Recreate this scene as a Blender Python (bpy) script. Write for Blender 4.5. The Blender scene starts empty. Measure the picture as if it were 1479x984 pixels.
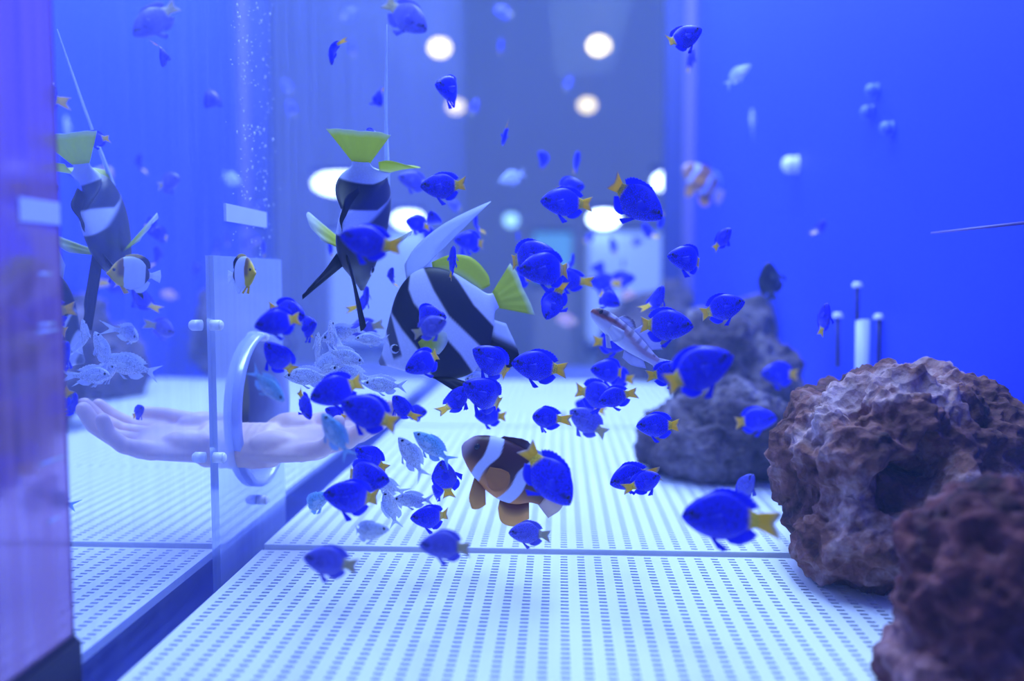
import bpy, bmesh, math, random
import numpy as np
from mathutils import Vector, Matrix, noise

# ------------------------------------------------------------------ camera, world, lights
scene = bpy.context.scene
COL = scene.collection
F = 1300.0                                   # focal length in pixels of the 1479 x 984 frame
CAM = Vector((0.0, 0.0, 0.25))
cd = bpy.data.cameras.new('camera')
cam = bpy.data.objects.new('camera', cd); COL.objects.link(cam)
cd.sensor_width = 36.0; cd.lens = 36.0 * F / 1479.0
cd.clip_start = 0.01; cd.clip_end = 60
cam.location = CAM
cam.rotation_euler = (math.radians(90 - 4.05), 0, math.radians(3.02))
cd.dof.use_dof = True; cd.dof.focus_distance = 0.755; cd.dof.aperture_fstop = 2.4
scene.camera = cam
ROT = cam.rotation_euler.to_matrix()
RIGHT, UP, BACK = ROT.col[0].copy(), ROT.col[1].copy(), ROT.col[2].copy()

def at(px, py, Y):
    """world point seen at a pixel of the photograph, at world depth Y"""
    d = ROT @ Vector(((px - 739.5) / F, -(py - 492.0) / F, -1.0))
    return CAM + d * (Y / d.y)

w = bpy.data.worlds.new('world'); scene.world = w; w.use_nodes = True
w.node_tree.nodes['Background'].inputs[0].default_value = (0.20, 0.32, 1.0, 1)
w.node_tree.nodes['Background'].inputs[1].default_value = 0.50

def area(name, loc, rot, sx, sy, power, col):
    l = bpy.data.lights.new(name, 'AREA'); l.shape = 'RECTANGLE'; l.size = sx; l.size_y = sy
    l.energy = power; l.color = col
    o = bpy.data.objects.new(name, l); COL.objects.link(o); o.location = loc; o.rotation_euler = rot
    return o
area('tank_led_light', (0.13, 1.45, 1.42), (0, 0, 0), 0.34, 2.3, 46.0, (0.44, 0.69, 1.0))
area('room_ceiling_light', (0.4, 4.2, 3.3), (0.35, 0, 0), 3.0, 1.2, 62.0, (0.70, 0.74, 1.0))

vs = scene.view_settings
vs.view_transform = 'Standard'; vs.look = 'None'; vs.exposure = 0.0; vs.gamma = 1.0; vs.use_curve_mapping = False
scene.cycles.use_denoising = True
scene.cycles.max_bounces = 8; scene.cycles.transparent_max_bounces = 12; scene.cycles.volume_bounces = 1
scene.cycles.sample_clamp_indirect = 4.0

# ------------------------------------------------------------------ helpers
def tag(o, label=None, cat=None, group=None, kind=None):
    if label: o['label'] = label
    if cat: o['category'] = cat
    if group: o['group'] = group
    if kind: o['kind'] = kind
    return o

def link(name, mesh, mat=None, parent=None):
    o = bpy.data.objects.new(name, mesh); COL.objects.link(o)
    if mat is not None and not mesh.materials: mesh.materials.append(mat)
    if parent: o.parent = parent
    return o

def mesh_of(name, verts, faces, cols=None, smooth=True):
    me = bpy.data.meshes.new(name)
    me.from_pydata([tuple(v) for v in verts], [], [tuple(f) for f in faces])
    if cols is not None:
        a = me.color_attributes.new('Col', 'FLOAT_COLOR', 'POINT')
        arr = np.ones((len(verts), 4), dtype=np.float32); arr[:, :3] = np.array(cols, dtype=np.float32)[:, :3]
        a.data.foreach_set('color', arr.ravel())
    if smooth: me.polygons.foreach_set('use_smooth', [True] * len(me.polygons))
    bm = bmesh.new(); bm.from_mesh(me); bmesh.ops.recalc_face_normals(bm, faces=bm.faces); bm.to_mesh(me); bm.free()
    return me

def bm_mesh(name, bm, smooth=False):
    me = bpy.data.meshes.new(name); bmesh.ops.recalc_face_normals(bm, faces=bm.faces)
    bm.to_mesh(me); bm.free()
    if smooth: me.polygons.foreach_set('use_smooth', [True] * len(me.polygons))
    return me

def box_bm(bm, x0, x1, y0, y1, z0, z1, bevel=0.0):
    r = bmesh.ops.create_cube(bm, size=1.0)
    for v in r['verts']:
        v.co = Vector((x0 + (v.co.x + .5) * (x1 - x0), y0 + (v.co.y + .5) * (y1 - y0), z0 + (v.co.z + .5) * (z1 - z0)))
    if bevel:
        es = list({e for v in r['verts'] for e in v.link_edges})
        bmesh.ops.bevel(bm, geom=es, offset=bevel, segments=2, affect='EDGES')

def box(name, x0, x1, y0, y1, z0, z1, mat, bevel=0.0, parent=None):
    bm = bmesh.new(); box_bm(bm, x0, x1, y0, y1, z0, z1, bevel)
    return link(name, bm_mesh(name, bm), mat, parent)

def cyl_bm(bm, p0, p1, r0, r1, n=16):
    p0, p1 = Vector(p0), Vector(p1); d = (p1 - p0); q = d.to_track_quat('Z', 'Y').to_matrix()
    a = [bm.verts.new(p0 + q @ Vector((r0 * math.cos(2*math.pi*k/n), r0 * math.sin(2*math.pi*k/n), 0))) for k in range(n)]
    b = [bm.verts.new(p1 + q @ Vector((r1 * math.cos(2*math.pi*k/n), r1 * math.sin(2*math.pi*k/n), 0))) for k in range(n)]
    for k in range(n): bm.faces.new((a[k], a[(k+1) % n], b[(k+1) % n], b[k]))
    bm.faces.new(a[::-1]); bm.faces.new(b)

# ------------------------------------------------------------------ materials
def new_mat(name):
    m = bpy.data.materials.new(name); m.use_nodes = True
    nt = m.node_tree; return m, nt, nt.nodes['Principled BSDF']
def N(nt, t, **kw):
    n = nt.nodes.new(t)
    for k, v in kw.items(): setattr(n, k, v)
    return n
def plain(name, col, rough=.5, metal=0.0, bump=0.0, scale=40.0, var=0.0, spec=.5):
    m, nt, p = new_mat(name)
    p.inputs['Base Color'].default_value = (*col, 1); p.inputs['Roughness'].default_value = rough
    p.inputs['Metallic'].default_value = metal; p.inputs['Specular IOR Level'].default_value = spec
    tc = N(nt, 'ShaderNodeTexCoord'); nz = N(nt, 'ShaderNodeTexNoise'); nz.inputs['Scale'].default_value = scale
    nt.links.new(tc.outputs['Object'], nz.inputs['Vector'])
    if var:
        r = N(nt, 'ShaderNodeMix', data_type='RGBA'); r.inputs[6].default_value = (*[c * (1 - var) for c in col], 1)
        r.inputs[7].default_value = (*[min(1, c * (1 + var)) for c in col], 1)
        nt.links.new(nz.outputs['Fac'], r.inputs[0]); nt.links.new(r.outputs[2], p.inputs['Base Color'])
    if bump:
        b = N(nt, 'ShaderNodeBump'); b.inputs['Strength'].default_value = bump; b.inputs['Distance'].default_value = .002
        nt.links.new(nz.outputs['Fac'], b.inputs['Height']); nt.links.new(b.outputs['Normal'], p.inputs['Normal'])
    return m
def emit(name, col, s):
    m, nt, p = new_mat(name)
    p.inputs['Base Color'].default_value = (*col, 1); p.inputs['Emission Color'].default_value = (*col, 1)
    p.inputs['Emission Strength'].default_value = s; return m

def mirror_acrylic(name, tint, veil, veil_amt, rough, streak=1.0):
    """thick acrylic seen from inside the water: nearly all light is reflected at its far face"""
    m, nt, p = new_mat(name); out = nt.nodes['Material Output']; nt.nodes.remove(p)
    g = N(nt, 'ShaderNodeBsdfGlossy'); g.inputs['Color'].default_value = (*tint, 1); g.inputs['Roughness'].default_value = rough
    d = N(nt, 'ShaderNodeBsdfDiffuse'); d.inputs['Color'].default_value = (*veil, 1)
    tc = N(nt, 'ShaderNodeTexCoord'); mp = N(nt, 'ShaderNodeMapping'); mp.inputs['Scale'].default_value = (60, 60, 3)
    nz = N(nt, 'ShaderNodeTexNoise'); nz.inputs['Scale'].default_value = 1.5; nz.inputs['Detail'].default_value = 3
    mr = N(nt, 'ShaderNodeMapRange'); mr.inputs[1].default_value = .3; mr.inputs[2].default_value = .75
    mr.inputs[3].default_value = veil_amt * (1 - .3*streak); mr.inputs[4].default_value = veil_amt * (1 + .5*streak)
    mx = N(nt, 'ShaderNodeMixShader')
    L = nt.links.new
    L(tc.outputs['Object'], mp.inputs['Vector']); L(mp.outputs['Vector'], nz.inputs['Vector']); L(nz.outputs['Fac'], mr.inputs[0])
    L(mr.outputs[0], mx.inputs[0]); L(g.outputs[0], mx.inputs[1]); L(d.outputs[0], mx.inputs[2]); L(mx.outputs[0], out.inputs['Surface'])
    return m

M = {}
M['panel'] = plain('white_panel', (.86, .90, .94), .45, var=.03, scale=6, bump=.05)
M['bottom'] = plain('blue_bottom', (.10, .13, .55), .5, var=.15, scale=9)
M['blue_wall'] = plain('blue_wall', (.026, .055, .92), .55, var=.05, scale=3, spec=.25)
M['side_glass'] = mirror_acrylic('side_acrylic', (.90, .92, 1.0), (.45, .5, .95), .13, .012)
M['post'] = mirror_acrylic('front_acrylic', (.50, .35, .60), (.50, .27, .40), .5, .10)
M['plate'] = mirror_acrylic('port_acrylic', (.80, .85, 1.0), (.62, .70, 1.0), .5, .06, .15)
M['rim'] = mirror_acrylic('rim_acrylic', (.45, .48, .80), (.45, .50, .90), .7, .2, .2)
M['dark_pillar'] = plain('dark_pillar', (.025, .03, .20), .5, var=.1, scale=5)
M['pale_pillar'] = plain('pale_pillar', (.17, .13, .40), .5, var=.1, scale=5)
M['black'] = plain('black_trim', (.010, .008, .05), .6, bump=.2)
M['white_plastic'] = plain('white_plastic', (.85, .86, .92), .3, var=.03)
M['glint_rod'] = plain('glint_rod_metal', (.82, .85, .95), .12, metal=.6)
M['sticker'] = plain('sticker', (.62, .66, .98), .5, var=.03)
M['skin'] = None
M['room_wall'] = plain('room_wall', (.56, .58, .58), .8, var=.08, scale=.8)
M['room_floor'] = plain('room_floor', (.20, .22, .45), .6, var=.1, scale=1.2)

def glass_pane(name):
    m, nt, p = new_mat(name); out = nt.nodes['Material Output']; nt.nodes.remove(p)
    t = N(nt, 'ShaderNodeBsdfTransparent'); t.inputs['Color'].default_value = (.93, .95, 1, 1)
    g = N(nt, 'ShaderNodeBsdfGlossy'); g.inputs['Roughness'].default_value = .02
    mx = N(nt, 'ShaderNodeMixShader'); mx.inputs[0].default_value = .003
    nt.links.new(t.outputs[0], mx.inputs[1]); nt.links.new(g.outputs[0], mx.inputs[2]); nt.links.new(mx.outputs[0], out.inputs['Surface'])
    return m
M['pane'] = glass_pane('far_glass')

def fish_mat(name, rough=.4, scale_amt=.25, scale=46.0, trans=0.0, spec=.4):
    m, nt, p = new_mat(name); L = nt.links.new
    at_ = N(nt, 'ShaderNodeVertexColor', layer_name='Col')
    tc = N(nt, 'ShaderNodeTexCoord'); vo = N(nt, 'ShaderNodeTexVoronoi', feature='DISTANCE_TO_EDGE')
    vo.inputs['Scale'].default_value = scale
    L(tc.outputs['Object'], vo.inputs['Vector'])
    mr = N(nt, 'ShaderNodeMapRange'); mr.inputs[1].default_value = 0; mr.inputs[2].default_value = .22
    mr.inputs[3].default_value = 1 - scale_amt; mr.inputs[4].default_value = 1 + scale_amt * .25
    L(vo.outputs['Distance'], mr.inputs[0])
    mx = N(nt, 'ShaderNodeMix', data_type='RGBA', blend_type='MULTIPLY'); mx.inputs[0].default_value = 1
    cb = N(nt, 'ShaderNodeCombineColor')
    for k in range(3): L(mr.outputs[0], cb.inputs[k])
    L(at_.outputs['Color'], mx.inputs[6]); L(cb.outputs[0], mx.inputs[7]); L(mx.outputs[2], p.inputs['Base Color'])
    p.inputs['Roughness'].default_value = rough; p.inputs['Specular IOR Level'].default_value = spec
    if trans:
        out = nt.nodes['Material Output']; tl = N(nt, 'ShaderNodeBsdfTranslucent'); L(at_.outputs['Color'], tl.inputs['Color'])
        ms = N(nt, 'ShaderNodeMixShader'); ms.inputs[0].default_value = trans
        L(p.outputs[0], ms.inputs[1]); L(tl.outputs[0], ms.inputs[2]); L(ms.outputs[0], out.inputs['Surface'])
    return m
M['fish'] = fish_mat('fish_skin', .4, .55, 34.0)
M['fish_smooth'] = fish_mat('fish_skin_smooth', .45, .06, 60)
M['fin'] = fish_mat('fish_fin', .5, .05, 60, trans=.45)
M['eye'] = plain('fish_eye', (.01, .01, .03), .12)
M['eye_ring'] = plain('fish_eye_ring', (.55, .6, .8), .3)

def rock_mat(name, c0, c1, c2):
    m, nt, p = new_mat(name); L = nt.links.new
    tc = N(nt, 'ShaderNodeTexCoord')
    n1 = N(nt, 'ShaderNodeTexNoise'); n1.inputs['Scale'].default_value = 14; n1.inputs['Detail'].default_value = 6; n1.inputs['Roughness'].default_value = .65
    n2 = N(nt, 'ShaderNodeTexNoise'); n2.inputs['Scale'].default_value = 90; n2.inputs['Detail'].default_value = 4
    vo = N(nt, 'ShaderNodeTexVoronoi'); vo.inputs['Scale'].default_value = 110
    for n in (n1, n2, vo): L(tc.outputs['Object'], n.inputs['Vector'])
    cr = N(nt, 'ShaderNodeValToRGB'); e = cr.color_ramp.elements
    e[0].position = .34; e[0].color = (*c0, 1); e[1].position = .68; e[1].color = (*c2, 1)
    k = e.new(.5); k.color = (*c1, 1)
    L(n1.outputs['Fac'], cr.inputs['Fac'])
    mx = N(nt, 'ShaderNodeMix', data_type='RGBA', blend_type='OVERLAY'); mx.inputs[0].default_value = .55
    L(cr.outputs[0], mx.inputs[6]); L(n2.outputs['Fac'], mx.inputs[7]); L(mx.outputs[2], p.inputs['Base Color'])
    ad = N(nt, 'ShaderNodeMath', operation='ADD'); L(n2.outputs['Fac'], ad.inputs[0]); L(vo.outputs['Distance'], ad.inputs[1])
    b = N(nt, 'ShaderNodeBump'); b.inputs['Strength'].default_value = .9; b.inputs['Distance'].default_value = .004
    L(ad.outputs[0], b.inputs['Height']); L(b.outputs['Normal'], p.inputs['Normal'])
    p.inputs['Roughness'].default_value = .85; p.inputs['Specular IOR Level'].default_value = .25
    return m
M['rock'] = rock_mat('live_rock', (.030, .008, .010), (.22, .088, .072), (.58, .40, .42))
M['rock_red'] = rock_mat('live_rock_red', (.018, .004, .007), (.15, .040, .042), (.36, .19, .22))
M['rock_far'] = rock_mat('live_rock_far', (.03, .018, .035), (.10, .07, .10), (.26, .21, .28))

# ------------------------------------------------------------------ the tank
XL, XR, YF = -0.294, 0.41, 2.80              # side panes and far pane
PORT_Y, PORT_Z, PORT_R = 0.852, 0.122, 0.075

fl = box('floor', XL - .02, XR + .02, .30, YF + .05, -.06, -.035, M['bottom']); tag(fl, kind='structure')

def perforated(name, x0, x1, d, px, py, hx, hy, t):
    nx = int((x1 - x0) / px); ny = int(d / py)
    mx0 = (x1 - x0 - nx * px) / 2; my0 = (d - ny * py) / 2
    xs = [x0]; ys = [0.0]
    for i in range(nx):
        c = x0 + mx0 + (i + .5) * px; xs += [c - hx/2, c + hx/2]
    for j in range(ny):
        c = my0 + (j + .5) * py; ys += [c - hy/2, c + hy/2]
    xs.append(x1); ys.append(d)
    W, H = len(xs), len(ys)
    v = [(x, y, 0) for y in ys for x in xs] + [(x, y, -t) for y in ys for x in xs]
    o = W * H; f = []
    for j in range(H - 1):
        for i in range(W - 1):
            a, b, c, e = j*W + i, j*W + i + 1, (j+1)*W + i + 1, (j+1)*W + i
            if i % 2 and j % 2:
                f += [(a, e, e+o, a+o), (e, c, c+o, e+o), (c, b, b+o, c+o), (b, a, a+o, b+o)]
            else: f += [(a, b, c, e), (a+o, e+o, c+o, b+o)]
    for i in range(W - 1):
        f += [(i, i+o, i+1+o, i+1), ((H-1)*W + i, (H-1)*W + i + 1, (H-1)*W + i + 1 + o, (H-1)*W + i + o)]
    for j in range(H - 1):
        f += [(j*W, (j+1)*W, (j+1)*W + o, j*W + o), (j*W + W-1, j*W + W-1 + o, (j+1)*W + W-1 + o, (j+1)*W + W-1)]
    me = bpy.data.meshes.new(name); me.from_pydata(v, [], f); me.validate(); return me
STEP = .338
panel_me = perforated('floor_panel', -.272, .400, STEP - .007, .0148, .0074, .0062, .0035, .007)
panel_me.materials.append(M['panel'])
for k in range(5):
    o = bpy.data.objects.new('floor_panel', panel_me); COL.objects.link(o); o.parent = fl
    o.location = (0, .4660 + k * STEP, (0, .003, .002, .003, .002, .003, .002)[k])

def wall_with_hole(name, x0, x1, y0, y1, z0, z1, hy, hz, r, mat, n=64, parent=None):
    ang = sorted(set([2*math.pi*k/n for k in range(n)] + [math.atan2(z - hz, y - hy) % (2*math.pi) for y in (y0, y1) for z in (z0, z1)]))
    outer, inner = [], []
    for a in ang:
        c, s = math.cos(a), math.sin(a); t = 1e9
        if c > 1e-9: t = min(t, (y1 - hy) / c)
        if c < -1e-9: t = min(t, (y0 - hy) / c)
        if s > 1e-9: t = min(t, (z1 - hz) / s)
        if s < -1e-9: t = min(t, (z0 - hz) / s)
        outer.append((hy + c*t, hz + s*t)); inner.append((hy + c*r, hz + s*r))
    m = len(ang); v = []
    for x in (x0, x1):
        v += [(x, *p) for p in outer] + [(x, *p) for p in inner]
    f = []
    for k in range(m):
        j = (k + 1) % m
        f += [(k, j, m+j, m+k), (2*m+k, 3*m+k, 3*m+j, 2*m+j), (k, 2*m+k, 2*m+j, j), (m+k, m+j, 3*m+j, 3*m+k)]
    return link(name, mesh_of(name, v, f, smooth=False), mat, parent)
wl = wall_with_hole('wall_left', XL - .018, XL, .519, YF + .02, -.05, 1.30, PORT_Y, PORT_Z, PORT_R, M['side_glass'])
tag(wl, kind='structure')
wr = box('wall_right', XR, XR + .02, .30, YF + .06, -.05, 1.30, M['blue_wall']); tag(wr, kind='structure')
wn = box('window_1', XL, .318, YF, YF + .02, -.05, 1.30, M['pane']); tag(wn, kind='structure')
tr = box('trim_1', .316, .372, YF - .02, YF + .04, -.05, 1.30, M['dark_pillar'], .004); tag(tr, kind='structure')
box('sealing_strip', .372, .409, YF - .016, YF + .04, -.05, 1.30, M['pale_pillar'], .004, tr)
po = box('trim_2', XL - .05, XL + .001, .430, .518, -.05, 1.30, M['post'], .004); tag(po, kind='structure')
box('base_trim', XL - .05, XL + .006, .40, .5185, -.05, .034, M['black'], .003, po)
for k, yy in enumerate((396, 468, 478, 665, 750)):  # added bright rods standing in for bolt reflections in the post
    p = at((45, 38, 22, 25, 55)[k], yy, .50)
    bm = bmesh.new(); L_ = (.007, .009, .011, .012, .006)[k]
    cyl_bm(bm, (XL, p.y - L_, p.z), (XL, p.y + L_, p.z), .0013, .0013, 10)
    link('pin_or_glint_rod', bm_mesh('pin_or_glint_rod', bm, True), M['glint_rod'], po)
p = at(38, 303, .49); box('sticker', XL - .001, XL + .0016, .477, .5165, p.z - .007, p.z + .006, M['sticker'], 0, po)  # added strip standing in for the label's reflection in the post

# water filling the tank
wm = bpy.data.materials.new('tank_water'); wm.use_nodes = True; nt = wm.node_tree; nt.nodes.remove(nt.nodes['Principled BSDF'])
sc_ = N(nt, 'ShaderNodeVolumeScatter'); sc_.inputs['Color'].default_value = (.38, .55, 1, 1); sc_.inputs['Density'].default_value = .068; sc_.inputs['Anisotropy'].default_value = .2
ab_ = N(nt, 'ShaderNodeVolumeAbsorption'); ab_.inputs['Color'].default_value = (.55, .68, 1, 1); ab_.inputs['Density'].default_value = .14
ad_ = N(nt, 'ShaderNodeAddShader'); nt.links.new(sc_.outputs[0], ad_.inputs[0]); nt.links.new(ab_.outputs[0], ad_.inputs[1])
nt.links.new(ad_.outputs[0], nt.nodes['Material Output'].inputs['Volume'])
wa = box('water', XL - .009, XR + .01, -.25, YF + .01, -.045, 1.26, wm); tag(wa, 'clear blue water filling the whole tank', 'water', kind='stuff')

# port: flange plate, rim, bolts
port = bpy.data.objects.new('hand_port', None); COL.objects.link(port); port.location = (XL, PORT_Y, 0)
tag(port, 'round hand port with clear flange plate on the side pane', 'hand port')
pl = wall_with_hole('flange_plate', 0, .0035, .745 - PORT_Y, .93 - PORT_Y, -.03, .268, 0, PORT_Z, PORT_R - .001, M['plate'], parent=port)
def ring(name, x0, x1, r0, r1, n=56):
    prof = [(x0, r0), (x1 - .003, r0), (x1, r0 + .003), (x1, r1 - .003), (x1 - .003, r1), (x0, r1)]
    v = []; f = []; m = len(prof)
    for k in range(n):
        a = 2*math.pi*k/n
        v += [(x, r*math.cos(a), PORT_Z + r*math.sin(a)) for x, r in prof]
    for k in range(n):
        for i in range(m):
            f.append((k*m + i, k*m + (i+1) % m, ((k+1) % n)*m + (i+1) % m, ((k+1) % n)*m + i))
    return mesh_of(name, v, f)
link('port_rim', ring('port_rim', -.03, .012, PORT_R - .007, PORT_R - .0008), M['rim'], port)
for (px, py) in ((302, 470), (302, 661), (372, 486), (366, 722)):
    Yb = (XL + .008) * F / (px - 808); p = at(px, py, Yb)
    bm = bmesh.new(); y, z = p.y - PORT_Y, p.z
    cyl_bm(bm, (.004, y, z), (.012, y, z), .0046, .0046, 16); cyl_bm(bm, (.012, y, z), (.014, y, z), .0046, .0030, 16)
    link('bolt', bm_mesh('bolt', bm, True), M['white_plastic'], port)
st = box('label_sticker', XL, XL + .0012, .783, .893, .299, .3145, M['sticker'])
tag(st, 'blank pale strip sticker on the side pane above the hand port', 'sticker')

# specks of algae and tiny bubbles on the side pane
rnd = random.Random(5); bm = bmesh.new()
for k in range(330):
    Yb = rnd.gauss(.865, .035); z = .18 + rnd.random() ** .8 * .38; r = rnd.uniform(.00025, .0008)
    bmesh.ops.create_icosphere(bm, subdivisions=1, radius=r, matrix=Matrix.Translation((XL + r*.5, Yb, z)) @ Matrix.Diagonal((.6, 1, rnd.choice((1, 1, 2.5)), 1)))
sp = link('bubble_specks', bm_mesh('bubble_specks', bm, True), M['white_plastic']); tag(sp, 'tiny pale bubbles and specks stuck to the side pane', 'bubbles', kind='stuff')

# ------------------------------------------------------------------ the room beyond the far pane
rb = box('wall_back', -5, 5, 9.5, 9.6, -1.2, 4.2, M['room_wall']); tag(rb, kind='structure')
rf = box('floor_outside', -5, 5, YF + .3, 9.6, -1.3, -1.2, M['room_floor']); tag(rf, kind='structure')
rc = box('ceiling_outside', -5, 5, YF + .3, 9.6, 3.4, 3.5, M['room_wall']); tag(rc, kind='structure')
def pendant(px, py, Y, r, s, label):
    p = at(px, py, Y)
    e = bpy.data.objects.new('pendant_lamp', None); COL.objects.link(e); e.location = p; tag(e, label, 'lamp', 'pendant lamps in the room behind the far pane')
    bm = bmesh.new(); bmesh.ops.create_uvsphere(bm, u_segments=20, v_segments=12, radius=r, matrix=Matrix.Diagonal((1, 1, .8, 1)))
    link('bulb', bm_mesh('bulb', bm, True), emit('lamp_glow_%d' % px, (1, .80, .34), s), e)
    bm = bmesh.new(); cyl_bm(bm, (0, 0, r*.7), (0, 0, r*1.1), r*.5, r*.25, 14); link('socket', bm_mesh('socket', bm, True), M['black'], e)
    bm = bmesh.new(); cyl_bm(bm, (0, 0, r*1.1), (0, 0, 3.4 - p.z), .004, .004, 6); link('cord', bm_mesh('cord', bm, True), M['room_wall'], e)
pendant(865, 66, 6.5, .075, 5.0, 'large glowing warm white pendant lamp beyond the far pane')
pendant(848, 152, 6.9, .066, 2.4, 'smaller dimmer yellow pendant lamp beyond the far pane')

def display_tank(x0, x1, y0, y1, z0, z1, col, s, label, hood=None):
    e = bpy.data.objects.new('display_tank', None); COL.objects.link(e); e.location = ((x0+x1)/2, (y0+y1)/2, z0); tag(e, label, 'fish tank')
    cx, cy = (x0+x1)/2, (y0+y1)/2; a, b, h = (x1-x0)/2, (y1-y0)/2, z1 - z0
    box('lit_water', -a, a, -b, b, 0, h, emit('lit_water', col, s), .01, e)
    box('base_frame', -a - .02, a + .02, -b - .02, b + .02, -.06, 0, M['dark_pillar'], .01, e)
    box('stand', -a, a, -b, b, -1.2 - z0, -.06, M['room_wall'], .01, e)
    box('top_frame', -a - .02, a + .02, -b - .02, b + .02, h, h + .03, M['dark_pillar'], .01, e)
    return e
display_tank(.17, .70, 5.0, 5.6, -.12, .50, (.42, .60, 1.0), .45, 'bright blue lit display tank in the room beyond the far pane')
display_tank(-.22, .10, 7.6, 8.2, .22, .62, (.20, .62, .80), .35, 'dim turquoise lit display tank further back beyond the far pane')
def spot(px, py, Y, rx, rz, col, s, label):
    p = at(px, py, Y)
    e = bpy.data.objects.new('tank_lamp', None); COL.objects.link(e); e.location = p; tag(e, label, 'lamp')
    bm = bmesh.new(); bmesh.ops.create_uvsphere(bm, u_segments=20, v_segments=12, radius=1, matrix=Matrix.Diagonal((rx, .05, rz, 1)))
    link('diffuser', bm_mesh('diffuser', bm, True), emit('tank_lamp_glow', col, s), e)
    bm = bmesh.new(); box_bm(bm, -rx*1.05, rx*1.05, -.03, .05, rz*.8, rz*.8 + .03, .005); link('housing', bm_mesh('housing', bm), M['dark_pillar'], e)
    bm = bmesh.new(); cyl_bm(bm, (0, 0, rz*.8 + .02), (0, 0, 3.4 - p.z), .004, .004, 6); link('cord', bm_mesh('cord', bm, True), M['room_wall'], e)
spot(872, 316, 4.9, .085, .05, (.80, .97, 1.0), 7.0, 'white glowing lamp hung before the bright blue display tank')
spot(983, 262, 5.2, .16, .07, (.80, .97, 1.0), 6.0, 'wide bright lamp beside the bright display tank behind the corner post')
spot(738, 318, 7.0, .055, .055, (.45, .85, 1.0), 1.6, 'small round turquoise lamp near the dim display tank')

# ------------------------------------------------------------------ rocks
def rock(name, lumps, mat, label, seed, vox=.004, amp=.018, holes=(), fine=.0075):
    """lumps: (x, y, z, rx, ry, rz) ellipsoids in world space, fused, roughened and pitted"""
    bm = bmesh.new()
    for (x, y, z, a, b, c) in lumps:
        bmesh.ops.create_icosphere(bm, subdivisions=4, radius=1, matrix=Matrix.Translation((x, y, z)) @ Matrix.Diagonal((a, b, c, 1)))
    me = bpy.data.meshes.new(name); bm.to_mesh(me); bm.free()
    o = bpy.data.objects.new(name, me); COL.objects.link(o)
    md = o.modifiers.new('r', 'REMESH'); md.mode = 'VOXEL'; md.voxel_size = vox
    ev = o.evaluated_get(bpy.context.evaluated_depsgraph_get()); m2 = bpy.data.meshes.new_from_object(ev)
    o.modifiers.clear(); o.data = m2; bpy.data.meshes.remove(me)
    n = len(m2.vertices); co = np.empty(n*3); nr = np.empty(n*3)
    m2.vertices.foreach_get('co', co); m2.vertices.foreach_get('normal', nr); co = co.reshape(-1, 3); nr = nr.reshape(-1, 3)
    off = Vector((seed*3.1, seed*1.7, seed*.9)); out = np.empty_like(co)
    for i in range(n):
        p = Vector(co[i]); q = p + off
        d = amp * noise.fractal(q * 17, .8, 2.1, 4) * .85
        c1 = noise.voronoi(q * 34)[0]; d += fine * (c1[0] - .35) * 2.0
        t = noise.noise(q * 75); d -= fine * 1.3 * max(0, t - .05) * 2.0
        d += fine * .6 * noise.noise(q * 150)
        for (hx, hy, hz, hr, hd) in holes:
            r = (p - Vector((hx, hy, hz))).length + .012 * noise.noise(q * 45)
            if r < hr: d -= hd * (1 - (r/hr)**2)
        out[i] = co[i] + nr[i] * d
    m2.vertices.foreach_set('co', out.ravel()); m2.materials.append(mat)
    m2.polygons.foreach_set('use_smooth', [True]*len(m2.polygons)); m2.update()
    tag(o, label, 'rock'); return o

rock('porous_rock', [(.295, .800, .085, .092, .105, .080), (.250, .765, .100, .064, .075, .060), (.330, .800, .105, .066, .08, .060), (.238, .735, .045, .050, .055, .045),
                     (.270, .760, .128, .052, .06, .040), (.340, .795, .126, .048, .06, .036)],
     M['rock'], 'largest pitted brown live rock with a dark hollow in its side', 1.0, .0026, .021,
     holes=((.268, .690, .092, .030, .05), (.290, .695, .112, .020, .04), (.330, .70, .070, .026, .025), (.345, .72, .105, .014, .02)))
rock('reddish_rock', [(.315, .545, .035, .105, .085, .078), (.270, .560, .055, .058, .07, .060), (.335, .530, .070, .06, .06, .048), (.250, .54, .010, .048, .06, .037)],
     M['rock_red'], 'reddish brown live rock in front of the largest pitted rock', 2.0, .0028, .021, holes=((.265, .48, .05, .022, .02), (.31, .46, .06, .025, .02)))
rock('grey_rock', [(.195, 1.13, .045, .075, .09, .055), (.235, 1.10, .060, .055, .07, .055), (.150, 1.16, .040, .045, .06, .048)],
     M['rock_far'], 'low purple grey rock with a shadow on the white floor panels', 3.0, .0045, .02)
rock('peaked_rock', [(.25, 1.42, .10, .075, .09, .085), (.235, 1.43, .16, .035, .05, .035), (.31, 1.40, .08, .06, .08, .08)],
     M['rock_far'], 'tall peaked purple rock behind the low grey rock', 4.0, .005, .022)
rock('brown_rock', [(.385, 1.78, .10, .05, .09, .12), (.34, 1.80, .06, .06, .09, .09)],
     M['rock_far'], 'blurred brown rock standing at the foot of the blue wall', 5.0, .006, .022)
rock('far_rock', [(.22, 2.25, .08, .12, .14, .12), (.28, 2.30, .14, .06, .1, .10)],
     M['rock_far'], 'hazy violet rock near the far corner post', 6.0, .008, .03)

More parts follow.
